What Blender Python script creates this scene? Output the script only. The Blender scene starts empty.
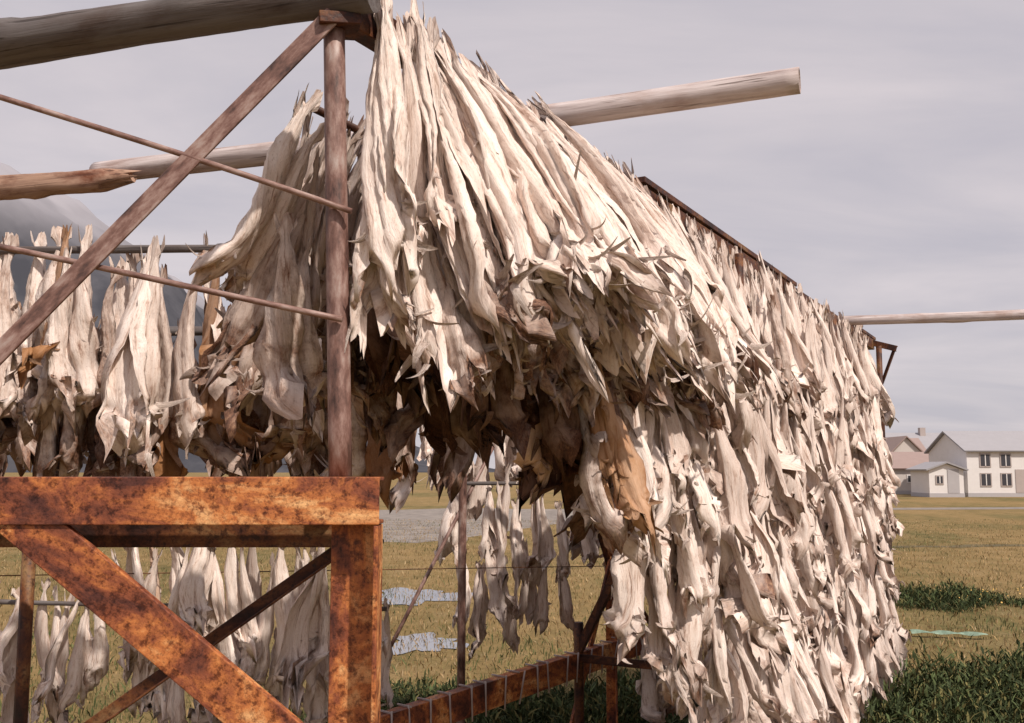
import bpy, math
import numpy as np
from mathutils import Vector, Matrix
rng = np.random.default_rng(11)
scene = bpy.context.scene
COL = scene.collection

# ---------------------------------------------------------------- materials
def newmat(name):
    m = bpy.data.materials.new(name); m.use_nodes = True
    nt = m.node_tree; nt.nodes.clear()
    out = nt.nodes.new('ShaderNodeOutputMaterial')
    b = nt.nodes.new('ShaderNodeBsdfPrincipled')
    nt.links.new(b.outputs[0], out.inputs[0])
    return m, nt, b
def noise(nt, vec, scale, detail=6, rough=.6, dist=0):
    n = nt.nodes.new('ShaderNodeTexNoise'); n.inputs['Scale'].default_value = scale
    n.inputs['Detail'].default_value = detail; n.inputs['Roughness'].default_value = rough
    n.inputs['Distortion'].default_value = dist
    if vec is not None: nt.links.new(vec, n.inputs['Vector'])
    return n.outputs['Fac']
def ramp(nt, fac, stops):
    r = nt.nodes.new('ShaderNodeValToRGB'); e = r.color_ramp.elements
    while len(e) < len(stops): e.new(.5)
    for i, (p, c) in enumerate(stops):
        e[i].position = p; e[i].color = (*c, 1) if len(c) == 3 else c
    nt.links.new(fac, r.inputs[0]); return r.outputs[0]
def mix(nt, fac, a, b, mode='MIX'):
    n = nt.nodes.new('ShaderNodeMix'); n.data_type = 'RGBA'; n.blend_type = mode
    for s, v in ((n.inputs[0], fac), (n.inputs[6], a), (n.inputs[7], b)):
        if hasattr(v, 'links'): nt.links.new(v, s)
        elif isinstance(v, (tuple, list)): s.default_value = (*v, 1)
        else: s.default_value = v
    return n.outputs[2]
def math_(nt, op, a, b=0.0, c=None):
    n = nt.nodes.new('ShaderNodeMath'); n.operation = op
    for i, v in enumerate((a, b, c)):
        if v is None: continue
        if hasattr(v, 'links'): nt.links.new(v, n.inputs[i])
        else: n.inputs[i].default_value = v
    return n.outputs[0]
def mapping(nt, src, scale=(1,1,1)):
    m = nt.nodes.new('ShaderNodeMapping'); m.inputs['Scale'].default_value = scale
    nt.links.new(src, m.inputs['Vector']); return m.outputs[0]
def coords(nt, kind='Object'):
    return nt.nodes.new('ShaderNodeTexCoord').outputs[kind]
def bump(nt, b, h, strength=.5, dist=.01):
    n = nt.nodes.new('ShaderNodeBump'); n.inputs['Strength'].default_value = strength
    n.inputs['Distance'].default_value = dist
    nt.links.new(h, n.inputs['Height']); nt.links.new(n.outputs[0], b.inputs['Normal'])

def mat_rust(name, bright=1.0):
    m, nt, b = newmat(name); c = coords(nt)
    huge = noise(nt, mapping(nt, c, (1,1,.6)), 1.9, 4, .5, .3)
    big = noise(nt, mapping(nt, c, (1,1,.55)), 6.5, 8, .66, .6); fine = noise(nt, c, 95, 4, .7)
    med = noise(nt, c, 30, 5, .72)
    k = bright
    f = math_(nt, 'ADD', math_(nt, 'MULTIPLY', big, .65), math_(nt, 'MULTIPLY', huge, .35))
    base = ramp(nt, f, [(.40, (.070*k,.022*k,.016*k)), (.47, (.21*k,.063*k,.028*k)), (.525, (.42*k,.150*k,.044*k)), (.60, (.64*k,.38*k,.17*k))])
    base = mix(nt, .9, base, ramp(nt, med, [(.38, (.22,.14,.13)), (.48, (.85,.8,.8)), (.62,(1,1,1))]), 'MULTIPLY')
    sp = ramp(nt, fine, [(.38, (.35,.3,.3)), (.50, (1,1,1))])
    col = mix(nt, .6, base, sp, 'MULTIPLY')
    nt.links.new(col, b.inputs['Base Color'])
    nt.links.new(math_(nt,'MULTIPLY_ADD',med,.7,.25), b.inputs['Roughness'])
    b.inputs['Specular IOR Level'].default_value = .4
    bump(nt, b, med, .6, .005); return m
RUST = mat_rust('rusty_steel', 1.4)
RUSTD = mat_rust('dark_rusty_steel', .40)
def mat_pipe():
    m, nt, b = newmat('rusty_pipe'); c = coords(nt)
    f = noise(nt, mapping(nt, c, (1,1,.35)), 16, 7, .7)
    col = ramp(nt, f, [(.34, (.05,.026,.022)), (.47, (.19,.10,.080)), (.56, (.31,.20,.17)), (.68,(.43,.35,.32))])
    nt.links.new(col, b.inputs['Base Color']); b.inputs['Roughness'].default_value = .5
    bump(nt, b, f, .6, .003); return m
PIPE = mat_pipe()
def mat_log(name, k=1.0, warm=1.0, blotc=(.52,.34,.25), tint=(1,1,1)):
    m, nt, b = newmat(name); c = coords(nt)
    grain = noise(nt, mapping(nt, c, (1,1,.05)), 38, 6, .68, .3)
    blot = noise(nt, mapping(nt, c, (1,1,.35)), 5.5, 6, .65, .3)
    crack = noise(nt, mapping(nt, c, (1,1,.03)), 70, 3, .5, .2)
    T = lambda a: tuple(q*k*w for q, w in zip(a, tint))
    a = ramp(nt, grain, [(.3, T((.28,.22,.21))), (.45, T((.48,.41,.40))), (.65, T((.62,.55,.54)))])
    w = ramp(nt, blot, [(.36, blotc), (.52, (1,1,1))])
    col = mix(nt, warm, a, w, 'MULTIPLY')
    col = mix(nt, .8, col, ramp(nt, crack, [(.33,(.25,.2,.18)),(.39,(1,1,1))]), 'MULTIPLY')
    nt.links.new(col, b.inputs['Base Color']); b.inputs['Roughness'].default_value = .8
    bump(nt, b, grain, .6, .006); return m
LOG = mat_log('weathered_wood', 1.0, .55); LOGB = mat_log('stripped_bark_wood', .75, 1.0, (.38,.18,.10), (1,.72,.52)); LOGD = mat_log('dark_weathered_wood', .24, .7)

def mat_fish():
    m, nt, b = newmat('dried_cod_skin')
    a = nt.nodes.new('ShaderNodeAttribute'); a.attribute_name = 'fcoord'
    t = nt.nodes.new('ShaderNodeAttribute'); t.attribute_name = 'ftone'
    sp = nt.nodes.new('ShaderNodeSeparateXYZ'); nt.links.new(t.outputs['Vector'], sp.inputs[0])
    v = a.outputs['Vector']
    streak = noise(nt, mapping(nt, v, (6, 1.8, 1)), 1.3, 5, .72)
    blot = noise(nt, mapping(nt, v, (1.6, 4, 1)), 1.2, 3, .6)
    fine = noise(nt, mapping(nt, v, (20, 24, 1)), 1.6, 3, .7)
    base = ramp(nt, streak, [(.25, (.19,.095,.070)), (.35, (.50,.35,.28)), (.44, (.82,.69,.61)), (.60, (.93,.83,.765))])
    spk = ramp(nt, fine, [(.30, (.55,.44,.38)), (.44, (1,1,1))])
    base = mix(nt, .55, base, spk, 'MULTIPLY')
    br = math_(nt, 'MULTIPLY_ADD', blot, 2.8, -1.74)
    br = math_(nt, 'ADD', br, sp.outputs['Y'])
    br = math_(nt, 'MINIMUM', math_(nt, 'MAXIMUM', br, 0.0), .92)
    brown = ramp(nt, fine, [(.3, (.050,.018,.010)), (.5, (.22,.095,.050)), (.7, (.50,.30,.18))])
    c = mix(nt, br, base, brown)
    c = mix(nt, sp.outputs['Z'], c, mix(nt, streak, (.40,.14,.035), (.72,.42,.17)))
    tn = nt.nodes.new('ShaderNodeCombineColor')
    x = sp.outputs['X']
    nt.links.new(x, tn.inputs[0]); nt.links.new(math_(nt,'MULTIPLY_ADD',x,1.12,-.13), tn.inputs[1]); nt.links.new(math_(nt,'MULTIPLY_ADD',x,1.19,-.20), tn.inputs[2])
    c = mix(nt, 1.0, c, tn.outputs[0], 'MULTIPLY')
    nt.links.new(c, b.inputs['Base Color'])
    b.inputs['Roughness'].default_value = .6
    b.inputs['Specular IOR Level'].default_value = .3
    bump(nt, b, streak, .9, .011); return m
FISH = mat_fish()

# ---------------------------------------------------------------- mesh helpers
def mesh_np(name, V, F, mats, attrs=None, smooth=True, parent=None):
    me = bpy.data.meshes.new(name)
    k = F.shape[1]
    me.vertices.add(len(V)); me.vertices.foreach_set('co', V.astype(np.float32).ravel())
    me.loops.add(F.size); me.loops.foreach_set('vertex_index', F.astype(np.int32).ravel())
    me.polygons.add(len(F))
    me.polygons.foreach_set('loop_start', np.arange(0, F.size, k, dtype=np.int32))
    me.update(calc_edges=True)
    if smooth: me.polygons.foreach_set('use_smooth', np.ones(len(F), dtype=bool))
    if attrs:
        for n, d in attrs.items():
            at = me.attributes.new(n, 'FLOAT_VECTOR', 'POINT'); at.data.foreach_set('vector', d.astype(np.float32).ravel())
    for mm in (mats if isinstance(mats, list) else [mats]): me.materials.append(mm)
    ob = bpy.data.objects.new(name, me); COL.objects.link(ob)
    if parent: ob.parent = parent
    return ob
def empty(name, loc=(0,0,0)):
    e = bpy.data.objects.new(name, None); e.empty_display_size = .2; COL.objects.link(e); return e
def frame_to(p0, p1, up=(0,0,1)):
    p0 = Vector(p0); p1 = Vector(p1); z = (p1-p0).normalized(); u = Vector(up)
    if abs(z.dot(u)) > .98: u = Vector((0,-1,0))
    x = u.cross(z).normalized(); y = z.cross(x)
    M = Matrix((x, y, z)).transposed().to_4x4(); M.translation = p0
    return M, (p1-p0).length
def profile_bar(name, prof, p0, p1, mat, parent=None, up=(0,0,1), bevel=.003):
    M, L = frame_to(p0, p1, up); n = len(prof)
    V = [(x, y, 0) for x, y in prof] + [(x, y, L) for x, y in prof]
    F = [(i, (i+1) % n, n+(i+1) % n, n+i) for i in range(n)] + [tuple(range(n))[::-1], tuple(range(n, 2*n))]
    me = bpy.data.meshes.new(name); me.from_pydata(V, [], F); me.update()
    me.materials.append(mat)
    ob = bpy.data.objects.new(name, me); COL.objects.link(ob)
    ob.matrix_world = M
    if bevel:
        bv = ob.modifiers.new('b', 'BEVEL'); bv.width = bevel; bv.segments = 2
    if parent: ob.parent = parent
    return ob
def rectp(w, h): return [(-w/2,-h/2),(w/2,-h/2),(w/2,h/2),(-w/2,h/2)]
def anglep(w, h, t): return [(-w/2,-h/2),(w/2,-h/2),(w/2,-h/2+t),(-w/2+t,-h/2+t),(-w/2+t,h/2),(-w/2,h/2)]
def chanp(w, h, t): return [(-w/2,-h/2),(w/2,-h/2),(w/2,-h/2+t),(-w/2+t,-h/2+t),(-w/2+t,h/2-t),(w/2,h/2-t),(w/2,h/2),(-w/2,h/2)]
def tube(name, p0, p1, r0, r1, mat, parent=None, nseg=14, nl=24, wob=.0, rough=.0, hollow=False, splinter=False):
    M, L = frame_to(p0, p1)
    V = []; ph = rng.uniform(0, 6, 6)
    zs = np.linspace(0, L, nl+1)
    knots = [(rng.uniform(.05,.95), rng.uniform(0,6.28), rng.uniform(.1,.3)) for _ in range(5)] if rough else []
    for i_, z in enumerate(zs):
        f = z/L; r = r0+(r1-r0)*f
        cx = wob*math.sin(f*5+ph[0]); cy = wob*math.sin(f*4+ph[1])
        for k in range(nseg):
            a = 2*math.pi*k/nseg
            rr = r*(1+rough*(math.sin(3*a+ph[2]+f*6)+.6*math.sin(5*a+ph[3]-f*9)+.8*math.sin(f*23+ph[4])*math.sin(2*a+ph[5])) + rng.normal(0, rough*.25 if rough else 0))
            for kf, ka, kh in knots:
                rr += r*kh*math.exp(-((f-kf)*L/.06)**2)*max(0,math.cos(a-ka))**4
            zo = 0
            if splinter and i_ == nl: zo = rng.uniform(-.03,.22); rr *= .45
            V.append((cx+rr*math.cos(a), cy+rr*math.sin(a), z+zo))
    F = []
    for i in range(nl):
        for k in range(nseg):
            a = i*nseg+k; b = i*nseg+(k+1) % nseg
            F.append((a, b, b+nseg, a+nseg))
    n = len(V)
    if hollow:
        F.append(tuple(range(nseg))[::-1])
        base = nl*nseg; f0 = len(V)
        for k in range(nseg):
            x, y, z = V[base+k]; V.append((x*.85, y*.85, z))
        for k in range(nseg):
            x, y, z = V[base+k]; V.append((x*.8, y*.8, z-.12))
        for k in range(nseg):
            k2 = (k+1) % nseg
            F.append((base+k, base+k2, f0+k2, f0+k)); F.append((f0+k, f0+k2, f0+nseg+k2, f0+nseg+k))
        F.append(tuple(f0+nseg+k for k in range(nseg)))
    else:
        F.append(tuple(range(nseg))[::-1]); F.append(tuple(range(n-nseg, n)))
    me = bpy.data.meshes.new(name); me.from_pydata(V, [], F); me.update()
    for p in me.polygons: p.use_smooth = len(p.vertices) == 4
    me.materials.append(mat)
    ob = bpy.data.objects.new(name, me); COL.objects.link(ob); ob.matrix_world = M
    if parent: ob.parent = parent
    return ob

# ---------------------------------------------------------------- fish
PT = np.array([0, .04, .085, .17, .34, .55, .74, .88, .95, 1.0])
PW = np.array([.60, .42, .20, .42, .74, .94, 1.05, 1.08, .92, .55])
PH = np.array([.05, .08, .17, .28, .42, .50, .54, .56, .5, .25])
class Batch:
    def __init__(s): s.V = []; s.F = []; s.C = []; s.T = []; s.n = 0
    def add(s, V, F, C, T):
        s.V.append(V); s.F.append(F+s.n); s.C.append(C); s.T.append(T); s.n += len(V)
    def build(s, name):
        return mesh_np(name, np.concatenate(s.V), np.concatenate(s.F), FISH,
                       {'fcoord': np.concatenate(s.C), 'ftone': np.concatenate(s.T)})
GR = {}
def gridfaces(nt, nu):
    if (nt, nu) not in GR:
        i = np.arange(nt)[:, None]*(nu+1) + np.arange(nu)[None, :]
        i = i.ravel(); GR[(nt, nu)] = np.stack([i, i+1, i+nu+2, i+nu+1], 1)
    return GR[(nt, nu)]
def unit(v): return v/np.linalg.norm(v)
def add_fish(B, P, a, L, W, nt=18, nu=12, tone=1., gold=0., brown=.0, face=None, wild=1.0, droop=0., hb=.80):
    a = unit(np.asarray(a, float))
    f = np.asarray(face if face is not None else (0,-1,0), float)
    yaw = rng.normal(0, .8)
    if rng.random() < .4: yaw += math.pi
    c = unit(f - a*np.dot(f, a)); b = np.cross(c, a)
    c, b = c*math.cos(yaw)+b*math.sin(yaw), b*math.cos(yaw)-c*math.sin(yaw)
    t = np.linspace(0, 1, nt+1)[:, None]; s = np.linspace(-1, 1, nu+1)[None, :]
    t = t**.9
    w = np.interp(t, PT, PW)*W; h = np.interp(t, PT, PH)*W*rng.uniform(.65, 1.35)
    o = np.clip((t-rng.uniform(.25, .6))/.4, 0, 1)
    cl = 1-.52*o*rng.uniform(.4, 1.1)
    phi = s*math.pi*cl
    wr = 1+0*s*t
    for k, am in ((2,.15),(4,.15),(7,.13),(11,.09)):
        wr = wr+am*np.sin(k*s*math.pi/1.3+rng.uniform(0,6)+rng.uniform(-4,4)*t)*np.clip(t*4,0,1)
    wr = wr*(1+.08*np.sin(t*rng.uniform(14,30)+rng.uniform(0,6)+2.5*s)*np.clip(t*2,0,1))
    x = w*np.sin(phi)*wr; y = h*np.cos(phi)*wr
    fl = np.clip(np.abs(s)-.55, 0, 1)*2.3*o**1.2
    x = x+np.sign(s)*W*fl*rng.uniform(-.3, .55)*wild
    y = y-W*fl*rng.uniform(-.6, .9)*wild
    pin = rng.uniform(.3, .8)
    x = x*(1-.3*rng.random()*np.exp(-((t-pin)/.09)**2))
    e = .06*np.sin(s*rng.uniform(3,7)+rng.uniform(0,6))+.035*np.sin(s*13+rng.uniform(0,6))+rng.normal(0,.025,(1,nu+1))
    z = L*(t+e*np.clip((t-.78)/.22,0,1)*wild - .05*np.clip(.09-t,0,1)/.09*np.cos(s*9+rng.uniform(0,6)))
    cu = np.clip((t-.78)/.22,0,1)**1.5*wild
    y = y+W*rng.normal(0,1.0)*cu; x = x+W*rng.normal(0,.7)*cu
    z = z-L*abs(rng.normal(0,.045))*cu
    cr = np.clip((t-.74)/.2,0,1)*wild
    x = x+W*.18*cr*np.sin(t*rng.uniform(26,44)+s*rng.uniform(2,6)+rng.uniform(0,6))
    y = y+W*.22*cr*np.sin(t*rng.uniform(22,40)+s*rng.uniform(3,7)+rng.uniform(0,6))
    tw = rng.normal(0,.75)*t+rng.normal(0,.32)*np.sin(t*7)
    x, y = x*np.cos(tw)-y*np.sin(tw), x*np.sin(tw)+y*np.cos(tw)
    bw_ = .024*min(1.4,wild)
    x = x+L*(rng.normal(0,bw_)*np.sin(t*3.1)+rng.normal(0,.013)*np.sin(t*8))
    y = y+L*(rng.normal(0,bw_)*np.sin(t*3.1)+rng.normal(0,.013)*np.sin(t*7))
    V = P[None]+ (x.ravel()[:,None]*b+y.ravel()[:,None]*c+z.ravel()[:,None]*a)
    if droop:
        hor = np.array([a[0],a[1],0.])
        tt = (t+0*s).ravel()
        V = V - hor[None]*(droop*L*tt**2)[:,None]; V[:,2] -= droop*L*.35*tt**2*np.linalg.norm(hor)
    V = V+rng.normal(0,.0020,V.shape)
    seed = rng.uniform(0,400)
    S = (s+0*t).ravel(); T_ = (t+0*s).ravel()
    C = np.stack([S, T_*2, np.full_like(S, seed)],1)
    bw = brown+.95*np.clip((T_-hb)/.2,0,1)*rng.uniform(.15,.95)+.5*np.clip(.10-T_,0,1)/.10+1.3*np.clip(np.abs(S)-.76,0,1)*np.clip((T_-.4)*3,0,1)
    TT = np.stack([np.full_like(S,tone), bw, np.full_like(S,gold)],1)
    B.add(V, gridfaces(nt,nu), C, TT)
    for _ in range(7 if nt > 18 else 3):
        tt = rng.choice([rng.uniform(.80,1.0), rng.uniform(.25,.8)], p=[.88,.12]); sd_ = rng.choice([-1,1])
        i = int(tt*nt); j = int((sd_*.5*rng.random()+.5)*nu)
        Q = V[min(i,nt)*(nu+1)+min(max(j,0),nu)]
        dirv = unit(a*rng.uniform(.0,1)+b*sd_*rng.uniform(.1,.9)+c*rng.normal(0,.7))
        sv = unit(np.cross(dirv, rng.normal(0,1,3))); nv = np.cross(dirv, sv)
        fl_ = L*rng.uniform(.05,.11); fw = W*rng.uniform(.14,.32)
        u = np.linspace(0,1,6)[:,None]; q = np.linspace(-1,1,3)[None,:]
        ww = fw*(1-u)**.5*(1-.3*u)+.003
        cv = rng.normal(0,.8)*fl_; dv = rng.normal(0,.4)*fl_
        Vf = Q[None]+((u-.35*u*u)*fl_+0*q).ravel()[:,None]*dirv+(ww*q+dv*u*u).ravel()[:,None]*sv+((cv*u*u)+.55*ww*np.abs(q)).ravel()[:,None]*nv
        n = len(Vf)
        B.add(Vf, gridfaces(5,2), np.stack([(q+0*u).ravel(),(u+0*q).ravel(),np.full(n,seed+9)],1),
              np.stack([np.full(n,tone*.95),np.full(n,rng.uniform(.1,.6)),np.full(n,gold)],1))

H = 2.3
R0 = np.array([-.55, 3.2, 0.]); d = np.array([.486,.874,0.]); nrm = np.array([.874,-.486,0.])
def RP(t, off=0., z=0.): return R0+d*t+nrm*off+np.array([0,0,z])
def fish_row(B, p0, p1, spacing, lean, L=(.7,1.0), W=(.045,.07), nt=16, nu=11, face=(0,-1,0), gold=.012, tone=(.75,1.05), zj=.04, brown=0., leanj=.1, wild=1.0, pj=.03, droop=0., hb=.8, dark=.12):
    p0 = np.asarray(p0,float); p1 = np.asarray(p1,float); n = max(2,int(np.linalg.norm(p1-p0)/spacing))
    for i in range(n):
        f = (i+rng.uniform(-.5,.5))/n
        P = p0+(p1-p0)*f+np.array([rng.normal(0,pj),rng.normal(0,pj),rng.normal(0,zj)+.03])
        ln = lean(f) if callable(lean) else np.asarray(lean,float)
        a = np.array([0,0,-1.])+ln+rng.normal(0,leanj,3)*np.array([1,1,0])
        g = rng.uniform(.3,.8) if rng.random() < gold else 0.
        br = brown; tn = rng.uniform(*tone)
        if rng.random() < dark: br += rng.uniform(.2,.6); tn *= .85
        add_fish(B, P, a, rng.uniform(*L), rng.uniform(*W), nt, nu, tn, g, br, face, wild=wild, droop=droop, hb=hb)

face_out = nrm*.8+np.array([0,-.6,0.2])
def fan(f):
    k = min(1., f/.22); return nrm*(.72*k-.30*max(0,f-.22))+d*.05
B = Batch()
for k in range(2):
    fish_row(B, RP(.10,.07,3.84-.05*k), RP(2.4,.05,3.82-.05*k), .068, fan, L=(1.0,1.28), W=(.047,.074), nt=38, nu=24, face=face_out, tone=(.84,1.05), leanj=.09, zj=.035, droop=.08, hb=.84, pj=.02, gold=0, dark=.05)
fish_row(B, RP(.10,.09,3.86), RP(.42,.10,3.84), .055, lambda f: nrm*(.04+.30*f)-d*.02, L=(.80,1.08), W=(.044,.064), nt=34, nu=22, face=face_out, tone=(.9,1.05), leanj=.06, pj=.02, hb=.82, gold=0, dark=0)
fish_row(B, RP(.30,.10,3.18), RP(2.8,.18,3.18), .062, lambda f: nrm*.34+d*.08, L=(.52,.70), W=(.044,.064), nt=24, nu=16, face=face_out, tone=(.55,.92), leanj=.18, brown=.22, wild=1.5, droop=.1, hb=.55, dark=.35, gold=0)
B.build('hanging_stockfish')

B = Batch()
fish_row(B, RP(2.2,.04,3.80), RP(9.6,.04,3.80), .08, lambda f: nrm*(.28*(1-f)**2+.05), L=(.85,1.1), W=(.046,.072), nt=18, nu=11, face=face_out, tone=(.82,1.05), dark=.08)
fish_row(B, RP(2.2,.06,3.72), RP(9.3,.06,3.72), .085, lambda f: nrm*(.28*(1-f)**2+.05), L=(.85,1.1), W=(.046,.072), nt=18, nu=11, face=face_out, tone=(.78,1.05), dark=.08)
tiers = [(3.40,2.6,.16),(3.0,1.25,.20),(2.78,1.35,.24),(2.35,1.9,.24),(1.98,2.35,.25),(1.6,2.8,.25),(1.2,3.0,.26),(1.0,3.5,.25)]
for z, t0, off in tiers:
    te = 8.9; tm = min(t0+2.6, 5.0)
    fish_row(B, RP(t0,off,z), RP(tm,off,z), .074, nrm*.07, L=(.62,.98), W=(.046,.072), nt=24, nu=15, face=face_out, tone=(.76,1.05), zj=.13, leanj=.13, pj=.05, wild=1.15, hb=.82, dark=.12)
    fish_row(B, RP(tm,off,z), RP(te,off,z), .076, nrm*.04, L=(.62,.98), W=(.046,.074), nt=15, nu=9, face=face_out, tone=(.76,1.05), zj=.13, leanj=.11, pj=.05, wild=1.15, hb=.82, dark=.12)
B.build('hanging_stockfish')

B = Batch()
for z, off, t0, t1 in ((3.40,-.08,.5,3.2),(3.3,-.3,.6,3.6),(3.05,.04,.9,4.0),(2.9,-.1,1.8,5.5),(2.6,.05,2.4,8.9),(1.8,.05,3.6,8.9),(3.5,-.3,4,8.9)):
    fish_row(B, RP(t0,off,z), RP(t1,off,z), .080, nrm*.03, L=(.65,.92), nt=14, nu=9, face=-nrm, tone=(.24,.42), brown=.75, zj=.08, leanj=.13, wild=1.3, gold=0)  # inner rows: shade of the hollow painted in as low tone and brown
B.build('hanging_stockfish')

B = Batch()
for k in range(2):
    fish_row(B, RP(.15,-.33,3.64-.08*k), RP(1.7,-.36,3.60-.08*k), .066, lambda f:-nrm*(.48-.2*f), L=(.66,.9), W=(.047,.070), nt=26, nu=18, face=(-.2,-1,.2), tone=(.82,1.04), leanj=.12, brown=.0, droop=.1, hb=.76)
fish_row(B, RP(.1,-.36,3.15), RP(1.2,-.5,3.1), .075, -nrm*.1, L=(.5,.7), nt=22, nu=16, face=(0,-1,0), tone=(.55,.95), leanj=.2, brown=.3, wild=1.5, hb=.5)
B.build('hanging_stockfish')

B = Batch()
fish_row(B, (-3.2,5.0,3.40), (-.75,4.77,3.36), .056, (0,0,0), L=(.62,1.0), W=(.052,.088), nt=26, nu=18, tone=(.72,1.04), gold=.12, brown=.04, leanj=.10, zj=.06, hb=.64, wild=1.3, dark=.2, pj=.05)
fish_row(B, (-3.2,5.12,3.00), (-.7,4.9,2.95), .070, (0,0,0), L=(.55,.82), W=(.055,.085), nt=20, nu=14, tone=(.55,.95), gold=.1, brown=.30, leanj=.14, zj=.10, wild=1.5, hb=.5)
fish_row(B, (-3.4,6.2,3.15), (-.2,5.9,3.1), .08, (0,0,0), L=(.75,1.0), nt=14, nu=9, tone=(.4,.7), brown=.5)
B.build('hanging_stockfish')
B = Batch()
fish_row(B, (-2.35,6.1,1.83), (-.75,5.9,1.86), .058, (0,0,0), L=(.55,.95), nt=18, nu=12, tone=(.9,1.1), zj=.08, leanj=.14, wild=1.2, dark=.05)
fish_row(B, (-3.6,6.3,1.50), (-.72,6.1,1.45), .070, (0,0,0), L=(.55,.9), nt=16, nu=10, tone=(.85,1.08), zj=.10, leanj=.14, wild=1.2)
B.build('hanging_stockfish')
B = Batch()
fish_row(B, (-1.2,8.1,2.95), (.9,8.3,2.9), .07, (0,0,0), L=(.6,.9), nt=15, nu=10, tone=(.8,1.08), zj=.12)
fish_row(B, (-.45,8.0,2.2), (.8,8.2,2.15), .065, (0,0,0), L=(.55,.9), nt=15, nu=10, tone=(.85,1.08), zj=.12)
fish_row(B, (-.4,8.0,1.6), (.45,8.1,1.6), .08, (0,0,0), L=(.55,.75), nt=15, nu=10, tone=(.85,1.08), zj=.12)
B.build('hanging_stockfish')
B = Batch()
fish_row(B, (1.06,7.95,1.0), (1.36,8.45,1.0), .045, (0,0,0), L=(.5,.7), nt=15, nu=10, tone=(.9,1.05))
B.build('hanging_stockfish')

# ---------------------------------------------------------------- structure
rack = empty('fish_drying_rack')
def v(a): return tuple(float(q) for q in a)
profile_bar('ridge_beam', chanp(.07,.12,.012), v(RP(.0,0,3.83)), v(RP(10.2,0,3.83)), RUSTD, rack)
profile_bar('ridge_purlin', rectp(.08,.035), v(RP(2.6,.0,3.93)), v(RP(6.2,.0,3.92)), RUSTD, rack)
profile_bar('ridge_purlin', rectp(.08,.035), v(RP(8.6,.0,3.915)), v(RP(10.3,.0,3.915)), RUSTD, rack)
profile_bar('eave_beam', chanp(.07,.10,.012), v(RP(1.2,.16,2.98)), v(RP(9.2,.16,2.98)), RUSTD, rack)
for z, t0, off in tiers: tube('hanging_rod', v(RP(t0,off,z)), v(RP(9.1,off,z)), .012,.012, RUSTD, rack, 8, 4)
tube('hanging_rod', v(RP(.22,-.33,3.63)), v(RP(5,-.36,3.6)), .016,.016, RUSTD, rack, 8, 4)
for t_ in (4.2, 7.4, 10.1):
    for off in (-1.15, .10):
        tube('post', v(RP(t_,off,0)), v(RP(t_,off,3.8 if off > 0 else 1.2)), .035,.035, RUSTD, rack, 10, 4)
    profile_bar('truss_brace', anglep(.06,.06,.008), v(RP(t_,-1.15,1.0)), v(RP(t_,.08,3.3)), RUSTD, rack)
    profile_bar('truss_tie', anglep(.06,.06,.008), v(RP(t_,-1.15,.95)), v(RP(t_,.12,.95)), RUSTD, rack)
profile_bar('end_roof_rail', chanp(.05,.07,.01), v(RP(10.15,-.45,4.0)), v(RP(10.15,.30,3.76)), RUSTD, rack)
profile_bar('end_roof_strut', anglep(.04,.04,.008), v(RP(10.15,.26,3.74)), v(RP(10.15,.11,3.35)), RUSTD, rack)
lb0, lb1 = np.array([-.95,5.2,.9]), np.array([1.30,8.75,.9])
profile_bar('lower_beam', chanp(.08,.17,.012), v(lb0), v(lb1), RUST, rack)
for i in range(22):
    P = lb0+(lb1-lb0)*(i+.5+rng.uniform(-.2,.2))/22
    nx_, ny_ = .845*.05, -.535*.05
    tube('string_tie', (P[0]+nx_,P[1]+ny_,P[2]-.11), (P[0]+nx_+rng.normal(0,.02),P[1]+ny_,P[2]+.1), .006,.006, LOG, rack, 6, 2)
    tube('string_tie', (P[0]+nx_,P[1]+ny_,P[2]+.09), (P[0]-nx_,P[1]-ny_,P[2]+.095), .006,.006, LOG, rack, 6, 2)
profile_bar('inner_post', anglep(.08,.08,.01), (.78,8.0,0), (.78,8.0,1.75), RUST, rack)
profile_bar('inner_brace', anglep(.05,.05,.008), (.35,7.4,.2), (.77,7.95,1.62), RUST, rack)
profile_bar('inner_brace', anglep(.05,.05,.008), (1.22,8.5,.95), (.80,8.04,1.6), RUSTD, rack)
profile_bar('inner_brace', anglep(.05,.05,.008), (.8,8.05,1.5), (.2,7.2,3.3), RUSTD, rack)
tube('middle_post', (-.37,7.4,0), (-.36,7.4,3.2), .03,.03, PIPE, rack, 10, 6)
tube('middle_brace', (-.9,7.5,1.0), (-.1,8.2,2.6), .015,.015, PIPE, rack, 8, 4)
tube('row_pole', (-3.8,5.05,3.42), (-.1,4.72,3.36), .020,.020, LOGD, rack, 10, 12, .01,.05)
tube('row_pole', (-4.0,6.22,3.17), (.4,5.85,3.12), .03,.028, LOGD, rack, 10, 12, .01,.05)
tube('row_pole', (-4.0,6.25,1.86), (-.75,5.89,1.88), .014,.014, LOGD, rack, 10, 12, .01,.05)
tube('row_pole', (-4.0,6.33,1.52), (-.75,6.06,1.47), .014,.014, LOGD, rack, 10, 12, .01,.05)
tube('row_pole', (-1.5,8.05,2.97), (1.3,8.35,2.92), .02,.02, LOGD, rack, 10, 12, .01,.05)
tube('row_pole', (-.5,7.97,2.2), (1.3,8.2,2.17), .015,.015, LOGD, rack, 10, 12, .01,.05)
tube('row_post', (-3.3,5.2,0), (-3.3,5.2,3.5), .04,.04, RUSTD, rack, 10, 4)
tube('sag_wire', (-3.5,5.2,1.75), (.8,8.0,1.55), .0035,.0035, RUSTD, rack, 6, 4)
tube('wooden_pole', (-2.9,3.80,3.83), (-.46,3.14,3.87), .095,.062, LOGD, None, 24, 60, .012,.025)
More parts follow.
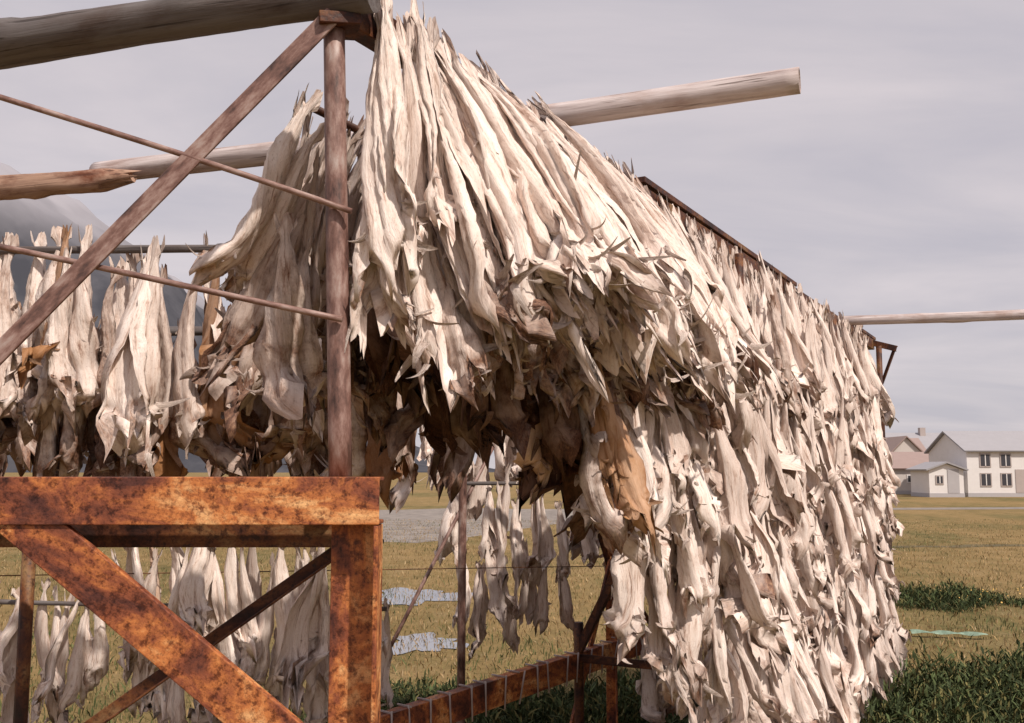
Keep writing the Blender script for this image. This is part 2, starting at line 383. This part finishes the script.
tube('wooden_pole', (-2.38,5.586,4.0), (1.26,4.2,3.99), .062,.058, LOG, None, 24, 60, .014,.02, hollow=True)
tube('wooden_pole', (-4.4,6.2,3.95), (-2.24,5.40,3.92), .080,.062, LOGB, None, 20, 50, .02,.07, splinter=True)
tube('wooden_pole', (2.9,10.7,3.88), (6.6,9.6,3.9), .05,.055, LOG, None, 14, 40, .014,.03)

fr = empty('rusty_steel_frame')
tube('pipe_post', (-.548,3.2,2.28), (-.598,3.2,3.80), .038,.036, PIPE, fr, 16, 10)
profile_bar('top_plate', rectp(.14,.04), (-.65,3.18,3.78), (-.52,3.22,3.79), RUSTD, fr)
profile_bar('flat_diagonal', rectp(.012,.062), (-.588,3.145,3.80), (-2.05,3.145,2.22), PIPE, fr)
tube('tie_rod', (-2.1,3.16,3.665), (-.52,3.15,3.13), .010,.010, PIPE, fr, 8, 14, .006)
tube('tie_rod', (-2.1,3.16,3.105), (-.54,3.15,2.785), .010,.010, PIPE, fr, 8, 14, .006)
profile_bar('cross_beam', chanp(.12,.145,.012), (-2.6,3.12,2.208), (-.405,3.12,2.208), RUST, fr)
profile_bar('rear_beam', chanp(.08,.10,.01), (-2.6,3.34,2.10), (-.46,3.34,2.10), RUSTD, fr)
profile_bar('leg_angle', anglep(.16,.12,.014), (-.487,3.12,0), (-.487,3.12,2.133), RUST, fr)
profile_bar('knee_brace', rectp(.03,.145), (-1.52,3.085,2.17), (-.56,3.085,1.40), RUST, fr)
profile_bar('cross_brace', anglep(.045,.045,.007), (-.55,3.4,2.06), (-2.0,3.4,1.03), RUSTD, fr)
tube('rear_leg', (-1.72,3.6,0), (-1.72,3.6,2.05), .024,.024, RUSTD, fr, 10, 4)

# ---------------------------------------------------------------- ground
def mat_ground():
    m, nt, b = newmat('field'); c = coords(nt)
    big = noise(nt, mapping(nt, c, (1,.45,1)), .16, 6, .6, .5); med = noise(nt, mapping(nt, c, (1,.6,1)), 1.4, 6, .7); fine = noise(nt, c, 14, 5, .7)
    a = ramp(nt, big, [(.38, (.11,.11,.04)), (.50, (.25,.175,.075)), (.65, (.33,.22,.10))])
    e = ramp(nt, med, [(.34, (.09,.085,.035)), (.50, (.27,.19,.085)), (.72, (.36,.26,.145))])
    col = mix(nt, .5, a, e)
    col = mix(nt, .45, col, ramp(nt, fine, [(.3, (.4,.37,.33)), (.6, (1,1,1))]), 'MULTIPLY')
    nt.links.new(col, b.inputs['Base Color']); b.inputs['Roughness'].default_value = 1
    b.inputs['Specular IOR Level'].default_value = .1
    bump(nt, b, fine, .8, .05); return m
GROUND = mat_ground()
def sheet(name, pts, z, mat):
    me = bpy.data.meshes.new(name); me.from_pydata([(x,y,z) for x,y in pts], [], [tuple(range(len(pts)))]); me.update(); me.materials.append(mat)
    ob = bpy.data.objects.new(name, me); COL.objects.link(ob); return ob
sheet('ground', [(-4000,-400),(4000,-400),(4000,6000),(-4000,6000)], 0, GROUND)
def blob(cx, cy, rx, ry, n=80, j=.22):
    ph = rng.uniform(0,6,6)
    def rad(a): return 1+j*math.sin(3*a+ph[0])+j*.7*math.sin(7*a+ph[1])+j*.4*math.sin(13*a+ph[2])
    return [(cx+rx*rad(a)*math.cos(a), cy+ry*rad(a)*math.sin(a)) for a in np.linspace(0,2*math.pi,n,endpoint=False)]
mg, nt, b = newmat('gravel'); c = coords(nt)
nt.links.new(ramp(nt, noise(nt,c,1.2,9,.75), [(.35,(.14,.12,.10)),(.5,(.22,.19,.17)),(.65,(.30,.26,.22))]), b.inputs['Base Color']); b.inputs['Roughness'].default_value=.95
def wav(x, a, b_): return a*math.sin(x*.31+b_)+.5*a*math.sin(x*.83+b_*2)
bot=[(x, 34+max(0,(x+3))*1.6+wav(x,1.6,0)) for x in np.linspace(-60,10,60)]; topp=[(x, 60+wav(x,1.5,2)) for x in np.linspace(10,-60,60)]
sheet('gravel_road', bot+topp, .004, mg)
sheet('gravel_track', [(10.5,57.5),(60,64),(60,67),(10.5,60.5)], .008, mg)
mw, nt, b = newmat('puddle_water'); b.inputs['Base Color'].default_value=(.22,.23,.26,1); b.inputs['Roughness'].default_value=.06
sheet('puddle', blob(-1.75,18.6,.9,1.1), .012, mw); sheet('puddle', blob(-1.2,13.6,.5,.7), .012, mw)
md, nt, b = newmat('ditch_mud'); c = coords(nt)
nt.links.new(ramp(nt, noise(nt,c,2,8,.7), [(.3,(.05,.045,.02)),(.7,(.16,.12,.05))]), b.inputs['Base Color']); b.inputs['Roughness'].default_value=1
top=[(x,31.3+.35*math.sin(x*.9)+.2*math.sin(x*2.7)) for x in np.linspace(34,8,30)]; bot=[(x,30.6+.3*math.sin(x*.8+1)+.25*math.sin(x*3.1)) for x in np.linspace(8,34,30)]
sheet('ditch', bot+top, .006, md)

def mat_grass():
    m, nt, b = newmat('grass_blades')
    t = nt.nodes.new('ShaderNodeAttribute'); t.attribute_name = 'gcol'
    nt.links.new(t.outputs['Vector'], b.inputs['Base Color']); b.inputs['Roughness'].default_value=.8
    b.inputs['Specular IOR Level'].default_value=.1
    return m
GRASS = mat_grass()
def blades(name, X, Y, Hh, Wd, colr, lean=.35, z0=None):
    n = len(X); az = rng.uniform(0,2*math.pi,n); la = rng.uniform(0,2*math.pi,n); ll = Hh*rng.normal(0,lean,n)
    bx, by = np.cos(az)*Wd/2, np.sin(az)*Wd/2
    if z0 is None: z0 = np.zeros(n)
    V = np.stack([np.stack([X-bx*.6,Y-by*.6,z0],1), np.stack([X+bx*.6,Y+by*.6,z0],1),
        np.stack([X+bx+ll*.4*np.cos(la),Y+by+ll*.4*np.sin(la),z0+Hh*.6],1), np.stack([X-bx+ll*.4*np.cos(la),Y-by+ll*.4*np.sin(la),z0+Hh*.6],1),
        np.stack([X+ll*np.cos(la),Y+ll*np.sin(la),z0+Hh],1)],1).reshape(-1,3)
    i = np.arange(n)*5
    F = np.concatenate([np.stack([i,i+1,i+2],1),np.stack([i,i+2,i+3],1),np.stack([i+3,i+2,i+4],1)])
    return mesh_np(name, V, F, GRASS, {'gcol': np.repeat(colr,5,0)}, smooth=False)
def pal(n, cols, p):
    k = rng.choice(len(cols), n, p=p); return np.array(cols)[k]*rng.uniform(.6,1.3,(n,1))
n = 100000
Y = 5+ 42*rng.random(n)**1.5; X = rng.uniform(-.6,.62,n)*(Y+2)
straw = [(.33,.22,.105),(.27,.185,.09),(.15,.135,.055),(.42,.31,.18)]
gcol = pal(n, straw, [.35,.33,.17,.15])
patch = np.sin(X*.9+1)*np.sin(Y*.55+.4)+.6*np.sin(X*2.3+Y*1.1)+rng.normal(0,.45,n)
g = (patch > .9) | (rng.random(n) < .65*np.clip((12.8-Y)/3,0,1))
gcol[g] = pal(int(g.sum()), [(.07,.09,.035),(.11,.125,.05),(.20,.17,.07)], [.35,.4,.25])
blades('grass', X, Y, rng.uniform(.02,.09,n)*np.where(g,1.3,1.0), rng.uniform(.008,.02,n), gcol, .7)
cl = [(4.4,9.9,.8,.58),(5.3,10.2,.9,.64),(3.9,9.4,.6,.5),(6.3,10.4,.9,.6),(5.0,9.3,.9,.5),(7.3,10.2,.9,.58),(6.2,9.4,.8,.45),(3.5,8.7,.5,.45),
      (7.3,17.6,.7,.42),(8.0,18.2,.5,.30),(6.8,18.9,.4,.22),(9.2,17.2,.45,.2),
      (1.2,9.6,.8,.45),(.4,8.9,.7,.4),(1.9,10.2,.7,.4),(-.6,9.8,.8,.25),(-1.6,8.8,.6,.22),(2.6,9.5,.6,.4)]
XX=[];YY=[];ZZ=[];HH=[];CC=[]
for cx,cy,r,h in cl:
    k = int(7500*r); rr = r*np.sqrt(rng.random(k)); th = rng.uniform(0,2*math.pi,k)
    edge = 1+.35*np.sin(3*th+cx*7)+.2*np.sin(7*th+cy*5)
    px = cx+rr*edge*np.cos(th)*1.3+rng.normal(0,.13,k); py = cy+rr*edge*np.sin(th)+rng.normal(0,.2,k)
    lump = .65+.35*np.sin(px*7+cx)*np.sin(py*6+cy)+.2*np.sin(px*19)
    top = h*lump*np.sqrt(np.clip(1.02-(rr/r)**2,0,1))
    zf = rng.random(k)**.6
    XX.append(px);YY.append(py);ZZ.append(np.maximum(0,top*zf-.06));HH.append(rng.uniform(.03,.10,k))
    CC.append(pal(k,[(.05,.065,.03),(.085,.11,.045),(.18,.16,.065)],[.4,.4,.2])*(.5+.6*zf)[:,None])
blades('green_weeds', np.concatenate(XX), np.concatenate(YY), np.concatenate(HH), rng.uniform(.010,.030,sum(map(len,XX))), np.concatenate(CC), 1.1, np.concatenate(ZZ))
n=45; FX=8.8+rng.normal(0,.8,n); FY=18.0+rng.normal(0,.6,n); FZ=rng.uniform(.06,.22,n)
V=[];F=[]
for i in range(n):
    r=rng.uniform(.010,.019)
    for k in range(6):
        a=k*math.pi/3; V.append((FX[i]+r*math.cos(a),FY[i]+r*math.sin(a)*.7,FZ[i]+r*.7*math.sin(a)))
    F.append([i*6+k for k in range(6)])
my, nt, b = newmat('yellow_petals'); b.inputs['Base Color'].default_value=(.55,.33,.06,1)
mesh_np('yellow_flowers', np.array(V), np.array(F), my, smooth=False)
mt, nt, b = newmat('turquoise_tarp'); c = coords(nt)
nt.links.new(ramp(nt, noise(nt,c,12,5,.6), [(.35,(.12,.18,.13)),(.65,(.26,.36,.27))]), b.inputs['Base Color']); b.inputs['Roughness'].default_value=.7
u = np.linspace(0,1,24)[:,None]; q = np.linspace(-1,1,7)[None,:]
V = np.stack([(5.55+.95*u+0*q).ravel(), (14.2-.25*u+.055*q+.02*np.sin(u*20)).ravel(), (.06+.03*np.cos(q*1.5)+.012*np.sin(u*17+q*2)).ravel()],1)
mesh_np('discarded_tarp', V, gridfaces(23,6), mt)

# ---------------------------------------------------------------- mountain
def mat_hill():
    m, nt, b = newmat('misty_mountain'); c = coords(nt)
    s = nt.nodes.new('ShaderNodeSeparateXYZ'); nt.links.new(c, s.inputs[0])
    f = noise(nt, mapping(nt,c,(1,1,.5)), .012, 10, .65)
    col = ramp(nt, f, [(.38,(.055,.057,.068)),(.62,(.095,.095,.108))])
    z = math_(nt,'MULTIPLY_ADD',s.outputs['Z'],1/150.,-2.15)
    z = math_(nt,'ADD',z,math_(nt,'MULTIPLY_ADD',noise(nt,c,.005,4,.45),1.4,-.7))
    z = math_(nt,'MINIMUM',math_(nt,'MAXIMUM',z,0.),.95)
    col = mix(nt, z, col, (.33,.32,.35))  # haze painted into the base colour, stronger with height
    nt.links.new(col,b.inputs['Base Color']); b.inputs['Roughness'].default_value=1; b.inputs['Specular IOR Level'].default_value=0
    return m
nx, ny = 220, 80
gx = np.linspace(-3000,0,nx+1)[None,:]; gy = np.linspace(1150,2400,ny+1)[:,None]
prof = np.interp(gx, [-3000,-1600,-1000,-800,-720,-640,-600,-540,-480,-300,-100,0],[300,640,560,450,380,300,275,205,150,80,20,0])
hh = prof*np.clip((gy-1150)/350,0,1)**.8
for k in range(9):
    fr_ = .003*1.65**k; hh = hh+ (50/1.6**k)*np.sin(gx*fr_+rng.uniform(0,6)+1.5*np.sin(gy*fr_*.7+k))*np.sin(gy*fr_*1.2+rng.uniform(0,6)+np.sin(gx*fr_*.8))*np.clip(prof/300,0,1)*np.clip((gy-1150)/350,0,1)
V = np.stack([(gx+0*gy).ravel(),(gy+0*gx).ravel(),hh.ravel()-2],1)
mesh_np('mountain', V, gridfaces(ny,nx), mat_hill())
gx = np.linspace(0,3000,101)[None,:]; gy=np.linspace(2600,3200,6)[:,None]
hh=(12+10*np.sin(gx*.004)+6*np.sin(gx*.013+2)+4*np.sin(gx*.03))*np.clip((gy-2600)/200,0,1)
mf, nt, b = newmat('far_hill'); b.inputs['Base Color'].default_value=(.26,.27,.33,1); b.inputs['Roughness'].default_value=1
mesh_np('distant_hills', np.stack([(gx+0*gy).ravel(),(gy+0*gx).ravel(),hh.ravel()-1],1), gridfaces(5,100), mf)

# ---------------------------------------------------------------- buildings
def flat(name, col, rough=.8, var=.12):
    m, nt, b = newmat(name); c = coords(nt)
    f = noise(nt, c, 1.5, 6, .7)
    nt.links.new(mix(nt, f, tuple(x*(1-var) for x in col), tuple(min(1,x*(1+var)) for x in col)), b.inputs['Base Color'])
    b.inputs['Roughness'].default_value=rough; return m
WHITE=flat('white_painted_boards',(.72,.69,.68)); ROOFG=flat('grey_roof',(.32,.31,.33)); ROOFB=flat('brown_roof',(.30,.22,.20))
GLASS=flat('dark_window_glass',(.05,.05,.06),.2); TRIM=flat('trim',(.42,.36,.34)); CREAM=flat('cream_wall',(.56,.51,.48)); GREYW=flat('grey_wall',(.42,.40,.41))
def box(name, x0,x1,y0,y1,z0,z1, mat, parent):
    V=[(x,y,z) for z in (z0,z1) for x,y in ((x0,y0),(x1,y0),(x1,y1),(x0,y1))]
    F=[(3,2,1,0),(4,5,6,7),(0,1,5,4),(1,2,6,5),(2,3,7,6),(3,0,4,7)]
    me=bpy.data.meshes.new(name); me.from_pydata(V,[],F); me.update(); me.materials.append(mat)
    ob=bpy.data.objects.new(name,me); COL.objects.link(ob); ob.parent=parent; return ob
def house(name, x0,x1,y0,y1,he,hr,wall,roof,wins=(),door=None, gable='x', chim=None):
    e=empty(name)
    ov=.3
    if gable=='x':
        ym=(y0+y1)/2
        V=[(x0,y0,0),(x1,y0,0),(x1,y1,0),(x0,y1,0),(x0,y0,he),(x1,y0,he),(x1,y1,he),(x0,y1,he),(x0,ym,hr),(x1,ym,hr)]
        F=[(0,1,5,4),(2,3,7,6),(1,2,6,9,5),(3,0,4,8,7)]
        sl=(hr-he)/(ym-y0)
        R=[(x0-ov,y0-ov,he-ov*sl+.04),(x1+ov,y0-ov,he-ov*sl+.04),(x1+ov,ym,hr+.04),(x0-ov,ym,hr+.04),(x0-ov,y1+ov,he-ov*sl+.04),(x1+ov,y1+ov,he-ov*sl+.04)]
        RF=[(0,1,2,3),(3,2,5,4)]
    else:
        xm=(x0+x1)/2
        V=[(x0,y0,0),(x1,y0,0),(x1,y1,0),(x0,y1,0),(x0,y0,he),(x1,y0,he),(x1,y1,he),(x0,y1,he),(xm,y0,hr),(xm,y1,hr)]
        F=[(0,1,5,8,4),(2,3,7,9,6),(1,2,6,5),(3,0,4,7)]
        sl=(hr-he)/(xm-x0)
        R=[(x0-ov,y0-ov,he-ov*sl+.04),(x0-ov,y1+ov,he-ov*sl+.04),(xm,y1+ov,hr+.04),(xm,y0-ov,hr+.04),(x1+ov,y0-ov,he-ov*sl+.04),(x1+ov,y1+ov,he-ov*sl+.04)]
        RF=[(0,3,2,1),(3,4,5,2)]
    for nm,VV,FF,mm in (('walls',V,F,wall),('roof',R,RF,roof)):
        me=bpy.data.meshes.new(nm); me.from_pydata(VV,[],FF); me.update(); me.materials.append(mm)
        ob=bpy.data.objects.new(nm,me); COL.objects.link(ob); ob.parent=e
        if nm=='roof': s=ob.modifiers.new('s','SOLIDIFY'); s.thickness=.14; s.offset=1
    box('foundation',x0-.03,x1+.03,y0-.03,y1+.03,0,.35,GREYW,e)
    for wx,wz,ww,wh in wins:
        box('window_frame',wx-ww/2-.1,wx+ww/2+.1,y0-.06,y0+.02,wz-wh/2-.1,wz+wh/2+.1,WHITE if wall is not WHITE else TRIM,e)
        box('window_glass',wx-ww/2,wx+ww/2,y0-.075,y0-.03,wz-wh/2,wz+wh/2,GLASS,e)
        box('window_bar',wx-.04,wx+.04,y0-.10,y0-.077,wz-wh/2,wz+wh/2,WHITE,e)
    if door: box('door',door[0]-.5,door[0]+.5,y0-.05,y0+.02,.36,2.4,door[1],e)
    if chim: box('chimney',chim[0]-.35,chim[0]+.35,chim[1]-.35,chim[1]+.35,hr-.5,hr+.8,TRIM,e)
    return e
house('white_house', 40.0,53.0,88,96,4.0,5.75, WHITE, ROOFG, [(x,z,.8,1.0) for x in (41.6,43.4,46,48.5,51) for z in (1.5,3.2)], (44.7,TRIM), 'x', (50,92))
house('white_shed', 36.2,39.2,87,91,2.35,2.9, WHITE, ROOFG, [(37.1,1.5,.5,.6)], (38.3,GREYW), 'y')
house('cream_house', 41.8,46.6,112,120,3.6,6.0, CREAM, ROOFB, [(43,2.6,.8,.9),(45,2.6,.8,.9)], None, 'y')
house('grey_warehouse', 47.5,57.0,125,134,4.6,7.0, CREAM, ROOFG, [(50,3,.9,.9)], None, 'x',(53,129))
house('brown_roofed_house', 43,51.0,122,130,3.6,6.2, GREYW, ROOFB, [(48,2,.9,.9)], None, 'x')
house('low_boathouse', 37.4,42.5,98,104,2.5,4.0, CREAM, ROOFB, [(39,1.5,.6,.6)], (40.4,TRIM), 'x')

# ---------------------------------------------------------------- world + sun
w = bpy.data.worlds.new('World'); scene.world = w; w.use_nodes = True
nt = w.node_tree; nt.nodes.clear()
out = nt.nodes.new('ShaderNodeOutputWorld'); bg = nt.nodes.new('ShaderNodeBackground'); nt.links.new(bg.outputs[0], out.inputs[0])
sky = nt.nodes.new('ShaderNodeTexSky'); sky.sky_type='NISHITA'; sky.sun_disc=False
sd = Vector((.46,-.55,.86)).normalized()
sky.sun_elevation=math.asin(sd.z); sky.sun_rotation=math.atan2(sd.x,sd.y)
g_ = nt.nodes.new('ShaderNodeTexCoord').outputs['Generated']
s = nt.nodes.new('ShaderNodeSeparateXYZ'); nt.links.new(g_, s.inputs[0])
zz = math_(nt,'ADD',math_(nt,'MAXIMUM',s.outputs['Z'],0.0),.18)
cx = nt.nodes.new('ShaderNodeCombineXYZ')
nt.links.new(math_(nt,'DIVIDE',s.outputs['X'],zz),cx.inputs[0]); nt.links.new(math_(nt,'DIVIDE',s.outputs['Y'],zz),cx.inputs[1])
cn = noise(nt, mapping(nt,cx.outputs[0],(.8,1.5,1)), 1.1, 6, .55, .4)
cloud = ramp(nt, cn, [(.32,(6.4,6.05,6.7)),(.5,(7.6,7.0,7.4)),(.68,(9.0,8.1,8.3))])
mx = mix(nt, .9, sky.outputs[0], cloud)
nt.links.new(mx, bg.inputs[0]); bg.inputs[1].default_value=.086
L = bpy.data.lights.new('sun','SUN'); L.energy=4.3; L.angle=math.radians(1.2); L.color=(1,.90,.80)
so = bpy.data.objects.new('sun',L); COL.objects.link(so); so.rotation_euler=(-sd).to_track_quat('-Z','Y').to_euler()

cam = bpy.data.cameras.new('camera'); cam.lens=35; cam.sensor_width=36; cam.clip_end=10000
co = bpy.data.objects.new('camera',cam); COL.objects.link(co); co.location=(0,0,H); co.rotation_euler=(math.radians(96.25),0,0)
scene.camera=co
scene.view_settings.view_transform='Standard'
try: scene.view_settings.look='None'
except: pass
